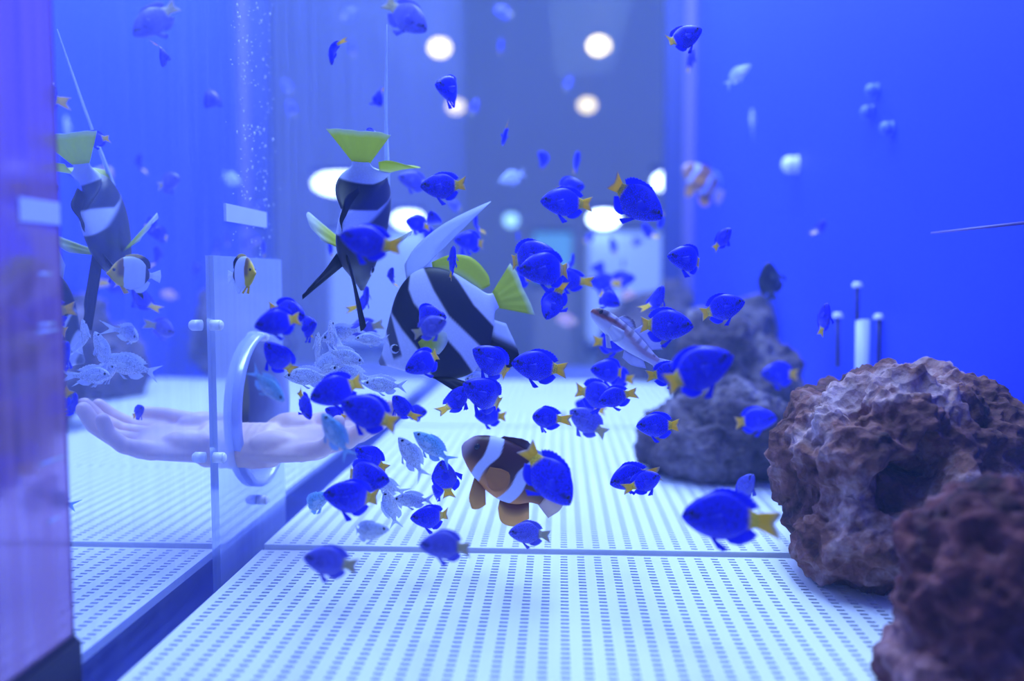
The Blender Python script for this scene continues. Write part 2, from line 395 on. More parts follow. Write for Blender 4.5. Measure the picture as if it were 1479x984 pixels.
# ------------------------------------------------------------------ intake and rod on the blue wall
e = bpy.data.objects.new('intake_pipe', None); COL.objects.link(e); base = at(1248, 520, 1.17); e.location = (base.x, base.y, 0)
tag(e, 'white intake tube with capped pins standing behind the largest rock', 'pipe')
def local(px, py): q = at(px, py, 1.17); return Vector((q.x - base.x, q.y - base.y, q.z))
def tube(name, a, b, r, mat):
    bm = bmesh.new(); cyl_bm(bm, a, b, r, r, 14); return link(name, bm_mesh(name, bm, True), mat, e)
tube('tube', (0, 0, 0), local(1246, 462), .0085, M['sticker'])
for (px, y0, y1) in ((1238, 412, 462), (1210, 456, 530), (1269, 458, 530)):
    a = local(px, y0); b = local(px, y1); s_ = tube('pin_or_glint_rod', b, a, .003, M['dark_pillar'])
    bm = bmesh.new(); cyl_bm(bm, a - Vector((0, 0, .003)), a + Vector((0, 0, .001)), .0062, .0068, 14); cyl_bm(bm, a + Vector((0, 0, .001)), a + Vector((0, 0, .004)), .0068, .004, 14)
    link('cap', bm_mesh('cap', bm, True), M['white_plastic'], s_)
bm = bmesh.new(); cyl_bm(bm, at(1345, 337, .88), at(1490, 321, .80), .0009, .0017, 10)
o = link('thin_rod', bm_mesh('thin_rod', bm, True), M['pale_pillar']); tag(o, 'thin pale rod jutting out beside the plain blue wall', 'rod')

def ball(px, py, r, mat, label, grp=None):  # added balls standing in for a reflected light and faint spots on the wall
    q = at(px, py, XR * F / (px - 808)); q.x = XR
    e = bpy.data.objects.new('spot_ball', None); COL.objects.link(e); e.location = q; tag(e, label, 'stand-in ball', grp)
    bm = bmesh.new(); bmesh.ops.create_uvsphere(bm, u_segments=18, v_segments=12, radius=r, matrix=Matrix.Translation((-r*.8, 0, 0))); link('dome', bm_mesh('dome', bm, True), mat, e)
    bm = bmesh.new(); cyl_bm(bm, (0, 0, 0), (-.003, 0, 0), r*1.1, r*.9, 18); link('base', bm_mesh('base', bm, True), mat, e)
ball(1141, 238, .015, M['white_plastic'], 'large white ball standing in for a reflected light on the plain blue wall')
FB = plain('spot_blue', (.10, .16, .95), .5)
for px, py in ((1249, 131), (1243, 162), (1271, 186)): ball(px, py, .009, FB, 'small blue ball standing in for a faint spot on the plain blue wall', 'blue stand-in balls on the wall')

# ------------------------------------------------------------------ hand through the port
def skin_mat():
    m, nt, p = new_mat('skin'); L = nt.links.new
    tc = N(nt, 'ShaderNodeTexCoord'); nz = N(nt, 'ShaderNodeTexNoise'); nz.inputs['Scale'].default_value = 55; nz.inputs['Detail'].default_value = 4
    L(tc.outputs['Object'], nz.inputs['Vector'])
    mx = N(nt, 'ShaderNodeMix', data_type='RGBA'); mx.inputs[6].default_value = (.78, .52, .50, 1); mx.inputs[7].default_value = (.88, .66, .62, 1)
    L(nz.outputs['Fac'], mx.inputs[0]); L(mx.outputs[2], p.inputs['Base Color'])
    p.inputs['Roughness'].default_value = .5; p.inputs['Subsurface Weight'].default_value = .15; p.inputs['Subsurface Radius'].default_value = (.006, .003, .002)
    b = N(nt, 'ShaderNodeBump'); b.inputs['Strength'].default_value = .25; b.inputs['Distance'].default_value = .001
    L(nz.outputs['Fac'], b.inputs['Height']); L(b.outputs['Normal'], p.inputs['Normal'])
    return m
M['skin'] = skin_mat()
per = bpy.data.objects.new('person', None); COL.objects.link(per)
WR = Vector((-.284, .810, .096))             # wrist
ax = Vector((.985, -.14, .06)).normalized()  # along the fingers
pn = Vector((0, -.12, .99)); pn = (pn - ax * pn.dot(ax)).normalized()   # palm normal
th = pn.cross(ax).normalized()               # towards the thumb
if th.y < 0: th = -th
HM = Matrix((ax, th, pn)).transposed()
per.location = (WR.x, WR.y, WR.z); tag(per, 'bare forearm and cupped hand reaching in through the round port', 'person')
bm = bmesh.new()
def blob(p, r, sc=(1, 1, 1), rot=HM):
    bmesh.ops.create_icosphere(bm, subdivisions=2, radius=r, matrix=Matrix.Translation(rot @ Vector(p)) @ rot.to_4x4() @ Matrix.Diagonal((*sc, 1)))
def chain(pts, k=7):
    for (p0, r0), (p1, r1) in zip(pts, pts[1:]):
        for i in range(k + 1):
            t = i / k; blob(Vector(p0).lerp(Vector(p1), t), r0 + (r1 - r0) * t)
for i in range(26):                           # forearm and wrist: flattened, widening towards the elbow
    t = i / 25; x = -.16 + .18 * t; wv = .036 - .008 * t; blob((x, 0, -.002), 1, (.012, wv, .028 - .0065 * t))
for i in range(15):                           # palm
    t = i / 14; x = .008 + .064 * t; wv = .027 + .013 * math.sin(min(1, t * 1.3) * 1.57); blob((x, -.002 + .002*t, -.001), 1, (.011, wv, .0165 - .004 * t))
blob((.030, .022, .008), .017, (1.5, 1, .9)); blob((.032, -.020, .006), .014, (1.7, 1, .85))   # thenar, hypothenar
for k, (y, Lf, r, c0) in enumerate(((.030, .066, .0086, .28), (.010, .073, .0090, .34), (-.010, .068, .0086, .42), (-.029, .054, .0076, .52))):
    p = Vector((.070 - (.008 if k == 3 else 0), y, -.001)); a = c0 * .4; pts = [(p, r + .0015)]
    spread = (.10, .03, -.04, -.12)[k]
    for seg, rr in ((.44, r), (.31, r * .94), (.25, r * .84)):
        p = p + Vector((math.cos(a), spread * math.cos(a), math.sin(a))) * Lf * seg; pts.append((p, rr)); a += c0
    chain(pts)
chain([((.026, .026, .006), .013), ((.050, .043, .006), .0108), ((.072, .046, .009), .0098), ((.090, .042, .012), .0085)])   # thumb
me = bpy.data.meshes.new('arm'); bm.to_mesh(me); bm.free()
arm = bpy.data.objects.new('arm', me); COL.objects.link(arm); arm.parent = per
md = arm.modifiers.new('r', 'REMESH'); md.mode = 'VOXEL'; md.voxel_size = .0019
md = arm.modifiers.new('s', 'SMOOTH'); md.iterations = 6; md.factor = .5
m2 = bpy.data.meshes.new_from_object(arm.evaluated_get(bpy.context.evaluated_depsgraph_get())); arm.modifiers.clear(); arm.data = m2
m2.polygons.foreach_set('use_smooth', [True]*len(m2.polygons)); m2.materials.append(M['skin'])
bm = bmesh.new()                              # sleeve on the arm outside the tank
n = 28
rings = []
for i in range(14):
    t = i / 13; x = -.14 - .22 * t; r = .046 + .018 * t + .002 * math.sin(i * 2.1)
    rings.append([bm.verts.new(HM @ Vector((x, r * 1.05 * math.cos(2*math.pi*k/n), r * math.sin(2*math.pi*k/n) + .002*math.sin(5*t*6+k))) ) for k in range(n)])
for a, b in zip(rings, rings[1:]):
    for k in range(n): bm.faces.new((a[k], a[(k+1) % n], b[(k+1) % n], b[k]))
bm.faces.new(rings[-1])
o = link('sleeve', bm_mesh('sleeve', bm, True), plain('sleeve_cloth', (.62, .50, .72), .8, bump=.3, scale=60, var=.1), per); o['label'] = 'pale pink sleeve'

# ------------------------------------------------------------------ fish building
def interp(xs, ys, x):
    """smooth monotone-ish interpolation through the profile"""
    xs = np.array(xs); ys = np.array(ys); x = np.array(x)
    m = np.gradient(ys, xs); i = np.clip(np.searchsorted(xs, x) - 1, 0, len(xs) - 2)
    h = xs[i+1] - xs[i]; t = (x - xs[i]) / h
    return ((2*t**3 - 3*t**2 + 1)*ys[i] + (t**3 - 2*t**2 + t)*h*m[i] + (-2*t**3 + 3*t**2)*ys[i+1] + (t**3 - t**2)*h*m[i+1])

def bend_pts(v, bend, x0=.12):
    v = np.array(v, dtype=float); t = np.clip(x0 - v[:, 0], 0, None)
    v[:, 1] += bend * t**2 * 1.6; v[:, 0] += .35 * abs(bend)**2 * t**2
    return v

def body_mesh(name, prof, colf, bend=0, nx=34, na=20, power=.85, mat='fish'):
    P = sorted(prof); xs = [p[0] for p in P]; X = xs[0] + (xs[-1] - xs[0]) * (1 - np.cos(np.linspace(0, math.pi, nx))) / 2
    zt = interp(xs, [p[1] for p in P], X); zb = interp(xs, [p[2] for p in P], X); wd = np.clip(interp(xs, [p[3] for p in P], X), .003, None)
    v = []; f = []
    for i in range(nx):
        for k in range(na):
            a = 2*math.pi*k/na; c, s = math.cos(a), math.sin(a)
            yy = wd[i] * math.copysign(abs(s)**power, s); zz = (zt[i]+zb[i])/2 + (zt[i]-zb[i])/2 * c
            v.append((X[i], yy, zz))
    for i in range(nx - 1):
        for k in range(na):
            f.append((i*na + k, i*na + (k+1) % na, (i+1)*na + (k+1) % na, (i+1)*na + k))
    f.append(tuple(range(na))); f.append(tuple((nx-1)*na + k for k in range(na)))
    cols = [colf(p[0], p[1], p[2]) for p in v]
    me = mesh_of(name, bend_pts(v, bend), f, cols); me.materials.append(M[mat]); return me

def fin_mesh(name, base, tip, colf, bend=0, thick=.012, nu=14, nv=6, ripple=.006, rays=9, jag=0.0, mat='fin', smooth_tip=True):
    """thin fin swept between a base polyline and a tip polyline (3D points), thick at the base and thin at the edge"""
    def resample(pts, n):
        pts = np.array(pts, dtype=float); s = np.linspace(0, len(pts) - 1, n); i = np.clip(s.astype(int), 0, len(pts) - 2); t = (s - i)[:, None]
        if len(pts) < 3 or not smooth_tip: return pts[i]*(1 - t) + pts[i+1]*t
        q = np.arange(len(pts), dtype=float); return np.stack([interp(q, pts[:, c], s) for c in range(3)], 1)
    B, T = resample(base, nu), resample(tip, nu)
    if jag:
        for k in range(nu):
            if k % 2: T[k] = T[k] + (B[k] - T[k]) * jag
    v = []; f = []; cols = []
    mid = T.mean(0) - B.mean(0); al = B[-1] - B[0]; nrm = np.cross(al, mid); nrm = nrm / (np.linalg.norm(nrm) + 1e-9)
    for side in (1, -1):
        for i in range(nu):
            for j in range(nv):
                t = j/(nv-1); p = B[i]*(1-t) + T[i]*t
                p = p + nrm * (ripple * t * math.sin(i/(nu-1)*math.pi*rays*.5) + side * thick * .5 * (1 - .85*t) * math.sin(math.pi*(.06 + .88*i/(nu-1))))
                v.append(p); cols.append(colf(i/(nu-1), t))
    o = nu*nv
    for i in range(nu-1):
        for j in range(nv-1):
            a, b, c, d = i*nv+j, (i+1)*nv+j, (i+1)*nv+j+1, i*nv+j+1
            f += [(a, b, c, d), (a+o, d+o, c+o, b+o)]
    for i in range(nu-1):
        f += [(i*nv, i*nv+o, (i+1)*nv+o, (i+1)*nv), (i*nv+nv-1, (i+1)*nv+nv-1, (i+1)*nv+nv-1+o, i*nv+nv-1+o)]
    for j in range(nv-1):
        f += [(j, j+1, j+1+o, j+o), ((nu-1)*nv+j, (nu-1)*nv+j+o, (nu-1)*nv+j+1+o, (nu-1)*nv+j+1)]
    me = mesh_of(name, bend_pts(v, bend), f, cols); me.materials.append(M[mat]); return me

def eye_mesh(name, p, r, side, mat='eye'):
    bm = bmesh.new(); bmesh.ops.create_uvsphere(bm, u_segments=12, v_segments=8, radius=r, matrix=Matrix.Translation((p[0], p[1]*side, p[2])) @ Matrix.Diagonal((1, .55, 1, 1)))
    me = bm_mesh(name, bm, True); me.materials.append(M[mat]); return me

def lerp3(a, b, t): t = max(0, min(1, t)); return tuple(x + (y - x)*t for x, y in zip(a, b))
def step(a, b, x): t = max(0, min(1, (x - a)/(b - a))); return t*t*(3 - 2*t)

KIND = {}
def deepen(kit, f):
    for _, me in kit:
        for v in me.vertices: v.co.z *= f
        me.update()
def damsel_kit(key, blue, belly, yellow, finc, bend, edge=(.35, .36, .8)):
    prof = [(.5, .006, -.012, .006), (.465, .050, -.045, .034), (.40, .098, -.084, .058), (.27, .160, -.140, .078), (.12, .192, -.176, .082), (-.03, .182, -.172, .068),
            (-.15, .130, -.122, .044), (-.23, .078, -.074, .027), (-.30, .056, -.053, .017)]
    def col(x, y, z):
        c = lerp3(blue, belly, step(-.06, -.16, z))
        d = abs(z - (.018 + .10*(x - .40)))
        if x > .33 and d < .012: c = lerp3(c, (.004, .004, .05), .8)
        return lerp3(c, yellow, step(-.185, -.24, x))
    k = [('body', body_mesh('body', prof, col, bend))]
    k.append(('tail_fin', fin_mesh('tail_fin', [(-.285, 0, -.053), (-.292, 0, 0), (-.285, 0, .055)], [(-.485, 0, -.105), (-.455, 0, -.045), (-.43, 0, 0), (-.455, 0, .045), (-.49, 0, .105)],
              lambda u, t: lerp3(yellow, lerp3(yellow, edge, .7), step(.72, 1, t)), bend, .03, nu=17)))
    k.append(('dorsal_fin', fin_mesh('dorsal_fin', [(.26, 0, .150), (.12, 0, .180), (-.03, 0, .170), (-.15, 0, .120), (-.23, 0, .070)], [(.24, 0, .172), (.09, 0, .222), (-.09, 0, .216), (-.23, 0, .178), (-.315, 0, .110)],
              lambda u, t: lerp3(finc, edge, .55*step(.8, 1, t)*step(.5, .9, u)), bend, .02, nu=21, jag=.16)))
    k.append(('anal_fin', fin_mesh('anal_fin', [(.02, 0, -.165), (-.06, 0, -.155), (-.15, 0, -.112), (-.23, 0, -.066)], [(-.04, 0, -.205), (-.14, 0, -.208), (-.23, 0, -.172), (-.305, 0, -.105)],
              lambda u, t: lerp3(finc, edge, .6*step(.75, 1, t)), bend, .02)))
    full = []
    for s in (1, -1):
        full.append(('pelvic_fin', fin_mesh('pelvic_fin', [(.17, .02*s, -.165), (.12, .022*s, -.172)], [(.06, .06*s, -.27), (-.02, .045*s, -.25)], lambda u, t: finc, 0, .012, 6, 5)))
        full.append(('pectoral_fin', fin_mesh('pectoral_fin', [(.235, .076*s, .0), (.225, .077*s, -.05)], [(.10, .135*s, .035), (.07, .15*s, -.03), (.12, .135*s, -.085)], lambda u, t: lerp3(finc, edge, .15*t), 0, .008, 9, 5)))
        full.append(('eye', eye_mesh('eye', (.405, .051, .030), .022, s)))
    deepen(k + full, 1.38)
    KIND[key] = (k, full)
BL = dict(blue=(.014, .012, .95), belly=(.045, .040, .98), yellow=(.98, .68, .02), finc=(.018, .018, .92))
for i, b in enumerate((0, .9, -.9)): damsel_kit('damsel%d' % i, bend=b, **BL)
for i, b in enumerate((0, .7)): damsel_kit('violet%d' % i, (.13, .13, .82), (.20, .20, .85), (.62, .55, .32), (.18, .18, .82), b, (.5, .5, .9))
damsel_kit('dark0', (.02, .025, .07), (.12, .15, .25), (.10, .12, .18), (.05, .06, .12), .2, (.2, .25, .4))
damsel_kit('orange0', (.85, .45, .40), (.9, .6, .5), (.9, .6, .4), (.85, .5, .45), .3, (.8, .6, .6))

def chromis_kit(key, top, side_, belly, bend):
    prof = [(.5, .004, -.014, .006), (.46, .042, -.040, .028), (.38, .085, -.078, .050), (.25, .130, -.124, .066), (.10, .148, -.148, .068), (-.05, .125, -.128, .055),
            (-.17, .078, -.080, .034), (-.25, .042, -.042, .019), (-.31, .036, -.036, .014)]
    def col(x, y, z):
        c = lerp3(side_, top, step(.0, .11, z)); c = lerp3(c, belly, step(-.02, -.10, z))
        if abs(z - (.0 - .05*x)) < .006 and x < .25: c = lerp3(c, (.3, .4, .6), .35)
        return c
    k = [('body', body_mesh('body', prof, col, bend, mat='fish'))]
    fc = lerp3(side_, belly, .5)
    k.append(('tail_fin', fin_mesh('tail_fin', [(-.295, 0, -.035), (-.30, 0, 0), (-.295, 0, .036)], [(-.52, 0, -.14), (-.43, 0, -.055), (-.385, 0, 0), (-.43, 0, .055), (-.52, 0, .14)], lambda u, t: fc, bend, .018, nu=17)))
    k.append(('dorsal_fin', fin_mesh('dorsal_fin', [(.24, 0, .120), (.10, 0, .138), (-.05, 0, .116), (-.19, 0, .062)], [(.20, 0, .168), (.02, 0, .195), (-.14, 0, .165), (-.27, 0, .098)], lambda u, t: fc, bend, .014, nu=17, jag=.18)))
    k.append(('anal_fin', fin_mesh('anal_fin', [(.0, 0, -.132), (-.09, 0, -.108), (-.19, 0, -.062)], [(-.08, 0, -.18), (-.19, 0, -.165), (-.27, 0, -.095)], lambda u, t: fc, bend, .014)))
    full = []
    for s in (1, -1):
        full.append(('pelvic_fin', fin_mesh('pelvic_fin', [(.15, .018*s, -.138), (.11, .02*s, -.142)], [(.03, .04*s, -.215), (-.03, .03*s, -.20)], lambda u, t: fc, 0, .01, 6, 5)))
        full.append(('pectoral_fin', fin_mesh('pectoral_fin', [(.235, .063*s, .0), (.228, .064*s, -.04)], [(.09, .11*s, .02), (.06, .12*s, -.03), (.11, .11*s, -.07)], lambda u, t: lerp3(fc, (.9, .95, 1), .4), 0, .007, 9, 5)))
        full.append(('eye', eye_mesh('eye', (.405, .044, .022), .026, s)))
    deepen(k + full, 1.18)
    KIND[key] = (k, full)
for i, b in enumerate((0, .8)):
    chromis_kit('chromis%d' % i, (.20, .50, .85), (.36, .66, .95), (.62, .78, .97), b)
    chromis_kit('silver%d' % i, (.50, .58, .92), (.74, .80, .97), (.88, .91, 1.0), b)

def clown_kit(key, three=False):
    prof = [(.5, .02, -.02, .012), (.47, .075, -.055, .045), (.40, .130, -.10, .075), (.28, .178, -.150, .095), (.12, .205, -.185, .095), (-.03, .198, -.185, .078),
            (-.15, .155, -.150, .055), (-.24, .098, -.095, .035), (-.32, .078, -.076, .024)]
    def col(x, y, z):
        brown, orange = (.075, .016, .012), (.80, .30, .06)
        if three: brown, orange = (.40, .16, .06), (.62, .30, .12)
        c = lerp3(brown, orange, step(.0, -.16, z)); c = lerp3(c, (.62, .42, .50), step(.40, .49, x)*.8)
        wob = .012*math.sin(z*22)
        c = lerp3(c, (.66, .70, .94), step(.006, -.006, abs(x - (.285 + .06*z) + wob) - .040 - .02*step(-.02, .1, z)))
        c = lerp3(c, (.66, .70, .94), step(.006, -.006, abs(x - (-.045 - .05*z) - wob) - .056 + .02*step(.02, .16, z)))
        if three and x < -.24 and x > -.30: c = (.62, .68, .92)
        return c
    tan = (1.0, .62, .16)
    k = [('body', body_mesh('body', prof, col, -.25, 130, 72, mat='fish_smooth'))]
    k.append(('tail_fin', fin_mesh('tail_fin', [(-.30, 0, -.076), (-.31, 0, 0), (-.30, 0, .078)], [(-.47, 0, -.13), (-.515, 0, -.06), (-.525, 0, 0), (-.515, 0, .06), (-.47, 0, .13)], lambda u, t: lerp3(tan, (.6, .66, .9), .5), -.25, .02, nu=17)))
    k.append(('dorsal_fin', fin_mesh('dorsal_fin', [(.28, 0, .170), (.12, 0, .198), (-.03, 0, .19), (-.15, 0, .148), (-.24, 0, .092)], [(.26, 0, .205), (.10, 0, .265), (-.02, 0, .250), (-.18, 0, .275), (-.34, 0, .190)],
              lambda u, t: lerp3((.14, .05, .05), (.45, .55, .88), step(.1, .7, t)*step(.25, .6, u)), -.25, .02, nu=21, jag=.06)))
    k.append(('anal_fin', fin_mesh('anal_fin', [(.0, 0, -.18), (-.09, 0, -.17), (-.17, 0, -.14), (-.23, 0, -.095)], [(-.03, 0, -.245), (-.12, 0, -.315), (-.24, 0, -.30), (-.32, 0, -.20)], lambda u, t: lerp3((.30, .10, .03), tan, step(.15, .7, t)), -.25, .02)))
    full = []
    for s in (1, -1):
        full.append(('pelvic_fin', fin_mesh('pelvic_fin', [(.27, .03*s, -.15), (.15, .035*s, -.178)], [(.23, .055*s, -.25), (.205, .06*s, -.30), (.16, .065*s, -.335), (.11, .06*s, -.31), (.08, .05*s, -.26)], lambda u, t: lerp3((.55, .28, .08), tan, t), 0, .014, 9, 6)))
        full.append(('pectoral_fin', fin_mesh('pectoral_fin', [(.235, .097*s, -.02), (.225, .097*s, -.09)], [(.16, .135*s, .015), (.10, .155*s, .025), (.06, .165*s, -.005), (.045, .17*s, -.05), (.06, .165*s, -.10), (.10, .155*s, -.135), (.16, .135*s, -.14)], lambda u, t: (.70, .32, .08), 0, .01, 13, 6, ripple=.004, rays=14)))
        full.append(('eye', eye_mesh('eye', (.405, .070, .045), .024, s)))
    deepen(k + full, 1.15)
    KIND[key] = (k, full)
clown_kit('clown'); clown_kit('clown3', True)

def banner_kit(key, upright=False):
    # longfin bannerfish: unit length from snout to tail tip
    prof = [(.5, -.055, -.085, .012), (.455, -.012, -.112, .030), (.41, .055, -.150, .046), (.34, .150, -.205, .060), (.24, .270, -.290, .074), (.12, .345, -.345, .080), (-.02, .345, -.345, .070),
            (-.14, .255, -.270, .050), (-.23, .125, -.145, .030), (-.28, .055, -.062, .016), (-.31, .046, -.052, .013)]
    white, blk = (.66, .70, .93), (.008, .010, .035)
    def col(x, y, z):
        c = white
        b1 = np.interp(z, (-.39, -.22, -.08, .06, .18, .27, .36), (.12, .135, .165, .21, .235, .215, .15)); w1 = np.interp(z, (-.39, -.08, .18, .36), (.125, .090, .074, .045))
        c = lerp3(c, blk, step(w1 + .008, w1 - .008, abs(x - b1)))
        b2 = np.interp(z, (-.36, -.25, .02, .36), (-.22, -.19, -.085, -.04)); w2 = np.interp(z, (-.36, 0, .2, .36), (.075, .085, .082, .06))
        c = lerp3(c, blk, step(w2 + .008, w2 - .008, abs(x - b2)))
        c = lerp3(c, blk, .9*step(.034, .022, abs(x - .370 + .15*z))*step(-.10, -.07, z))
        if upright: c = lerp3(c, blk, step(.0, .05, x))
        if x > .455: c = lerp3(c, (.04, .04, .08), .75*step(.455, .475, x))
        return c
    Y = (.66, .74, .05)
    k = [('body', body_mesh('body', prof, col, -.1, 170, 120, mat='fish_smooth'))]
    k.append(('tail_fin', fin_mesh('tail_fin', [(-.30, 0, -.050), (-.305, 0, 0), (-.30, 0, .046)], [(-.50, 0, -.185), (-.505, 0, -.09), (-.50, 0, 0), (-.505, 0, .09), (-.49, 0, .175)], lambda u, t: lerp3(Y, (.72, .80, .62), step(.8, 1, t)), -.1, .02, nu=21, ripple=.004, rays=18)))
    k.append(('soft_dorsal_fin', fin_mesh('soft_dorsal_fin', [(-.03, 0, .325), (-.10, 0, .275), (-.18, 0, .19), (-.25, 0, .09)], [(-.04, 0, .370), (-.17, 0, .365), (-.28, 0, .300), (-.33, 0, .17), (-.315, 0, .095)], lambda u, t: lerp3((.70, .76, .5), Y, step(.05, .3, t)), -.1, .02, nu=21, ripple=.003)))
    k.append(('banner_fin', fin_mesh('banner_fin', [(.15, 0, .310), (.10, 0, .335), (.03, 0, .338), (-.02, 0, .325)],
              [(.12, 0, .42), (.00, 0, .50), (-.22, 0, .56), (-.50, 0, .575), (-.505, 0, .562), (-.25, 0, .50), (-.11, 0, .44), (-.05, 0, .39), (-.03, 0, .36)], lambda u, t: (.74, .80, .96), -.05, .022, nu=29, nv=8, ripple=0)))
    k.append(('anal_fin', fin_mesh('anal_fin', [(.02, 0, -.33), (-.08, 0, -.305), (-.17, 0, -.23), (-.25, 0, -.11)], [(-.10, 0, -.40), (-.20, 0, -.42), (-.30, 0, -.38), (-.31, 0, -.16)], lambda u, t: blk if upright else lerp3(lerp3(white, blk, step(.12, .25, u)), white, step(.72, .85, u)), -.1, .02, nu=21)))
    full = []
    for s in (1, -1):
        ptip = [(.12, .09*s, -.46), (.02, .12*s, -.54), (.03, .08*s, -.42)]
        ctip = [(.12, .20*s, -.02), (.06, .235*s, -.08), (.09, .22*s, -.14), (.15, .16*s, -.17)]
        if upright:
            ptip = [(.40, .20, -.46), (.36, .19, -.45), (.31, .14, -.42)] if s > 0 else [(.54, -.15, -.45), (.50, -.18, -.45), (.38, -.14, -.42)]
            ctip = [(.10, .30*s, -.02), (.04, .325*s, -.08), (.08, .29*s, -.14), (.16, .20*s, -.17)]
        full.append(('pelvic_fin', fin_mesh('pelvic_fin', [(.24, .025*s, -.28), (.13, .03*s, -.33)], ptip, lambda u, t: blk, 0, .018, 9, 6)))
        full.append(('pectoral_fin', fin_mesh('pectoral_fin', [(.235, .074*s, -.05), (.225, .075*s, -.12)], ctip, lambda u, t: lerp3(Y, (.75, .8, .85), step(.4, 1, t)), 0, .008, 15, 6, ripple=.004, rays=12)))
        full.append(('eye', eye_mesh('eye', (.372, .050, -.030), .026, s)))
        full.append(('eye_ring', eye_mesh('eye_ring', (.372, .042, -.030), .036, s, 'eye_ring')))
    if upright:                                # turning fish: rear body and tail twisted, longer pennant
        k[3] = ('banner_fin', fin_mesh('banner_fin', [(.15, 0, .310), (.10, 0, .335), (.03, 0, .338), (-.02, 0, .325)],
                [(.10, 0, .40), (-.15, 0, .40), (-.55, 0, .37), (-.92, 0, .40), (-.92, 0, .388), (-.55, 0, .345), (-.15, 0, .37), (-.05, 0, .37), (-.03, 0, .35)], lambda u, t: (.74, .80, .96), 0, .022, nu=29, nv=8, ripple=0))
        for nm, me in k + full:
            if nm == 'banner_fin': continue
            if nm == 'anal_fin':
                for v in me.vertices: v.co.z *= .85; v.co.x += .10
                continue
            for v in me.vertices:
                th_ = math.radians(78) * step(-.10, -.32, v.co.x); y_, z_ = v.co.y, v.co.z
                v.co.y = y_*math.cos(th_) - z_*math.sin(th_); v.co.z = y_*math.sin(th_) + z_*math.cos(th_)
            me.update()
    KIND[key] = (k, full)
banner_kit('banner'); banner_kit('upright_banner', True)

def butterfly_kit(key):
    prof = [(.5, -.02, -.05, .010), (.45, .03, -.085, .028), (.38, .14, -.16, .050), (.27, .265, -.245, .066), (.12, .325, -.30, .070), (-.02, .32, -.295, .060), (-.15, .255, -.235, .042),
            (-.24, .135, -.125, .026), (-.29, .06, -.06, .015), (-.33, .05, -.05, .012)]
    def col(x, y, z):
        c = (.70, .76, .95)
        edge = .20 + .05*z
        if x > edge: c = lerp3((.26, .14, .06), (.82, .55, .03), step(.07, .17, x - edge)); c = lerp3(c, (.85, .62, .03), step(-.02, -.14, z))
        if x < -.20: c = lerp3((.01, .01, .04), (.8, .82, .95), step(-.27, -.29, x))
        return c
    k = [('body', body_mesh('body', prof, col, 0, 80, 40, mat='fish_smooth'))]
    k.append(('tail_fin', fin_mesh('tail_fin', [(-.32, 0, -.05), (-.325, 0, 0), (-.32, 0, .05)], [(-.48, 0, -.13), (-.50, 0, 0), (-.48, 0, .13)], lambda u, t: (.82, .85, .95), 0, .018)))
    k.append(('dorsal_fin', fin_mesh('dorsal_fin', [(.20, 0, .285), (.08, 0, .318), (-.06, 0, .300), (-.16, 0, .24), (-.25, 0, .12)], [(.17, 0, .345), (.02, 0, .39), (-.15, 0, .37), (-.27, 0, .28), (-.30, 0, .14)], lambda u, t: lerp3((.75, .6, .2), (.02, .02, .05), step(.45, .6, u)), 0, .02, nu=19, jag=.06)))
    k.append(('anal_fin', fin_mesh('anal_fin', [(-.0, 0, -.29), (-.10, 0, -.265), (-.18, 0, -.20), (-.25, 0, -.115)], [(-.06, 0, -.36), (-.17, 0, -.345), (-.26, 0, -.25), (-.30, 0, -.135)], lambda u, t: (.74, .79, .95), 0, .02)))
    full = []
    for s in (1, -1):
        full.append(('pelvic_fin', fin_mesh('pelvic_fin', [(.24, .02*s, -.25), (.16, .025*s, -.28)], [(.15, .06*s, -.40), (.08, .05*s, -.37)], lambda u, t: (.85, .62, .04), 0, .014, 7, 5)))
        full.append(('eye', eye_mesh('eye', (.375, .048, .045), .03, s)))
    KIND[key] = (k, full)
butterfly_kit('butterfly')

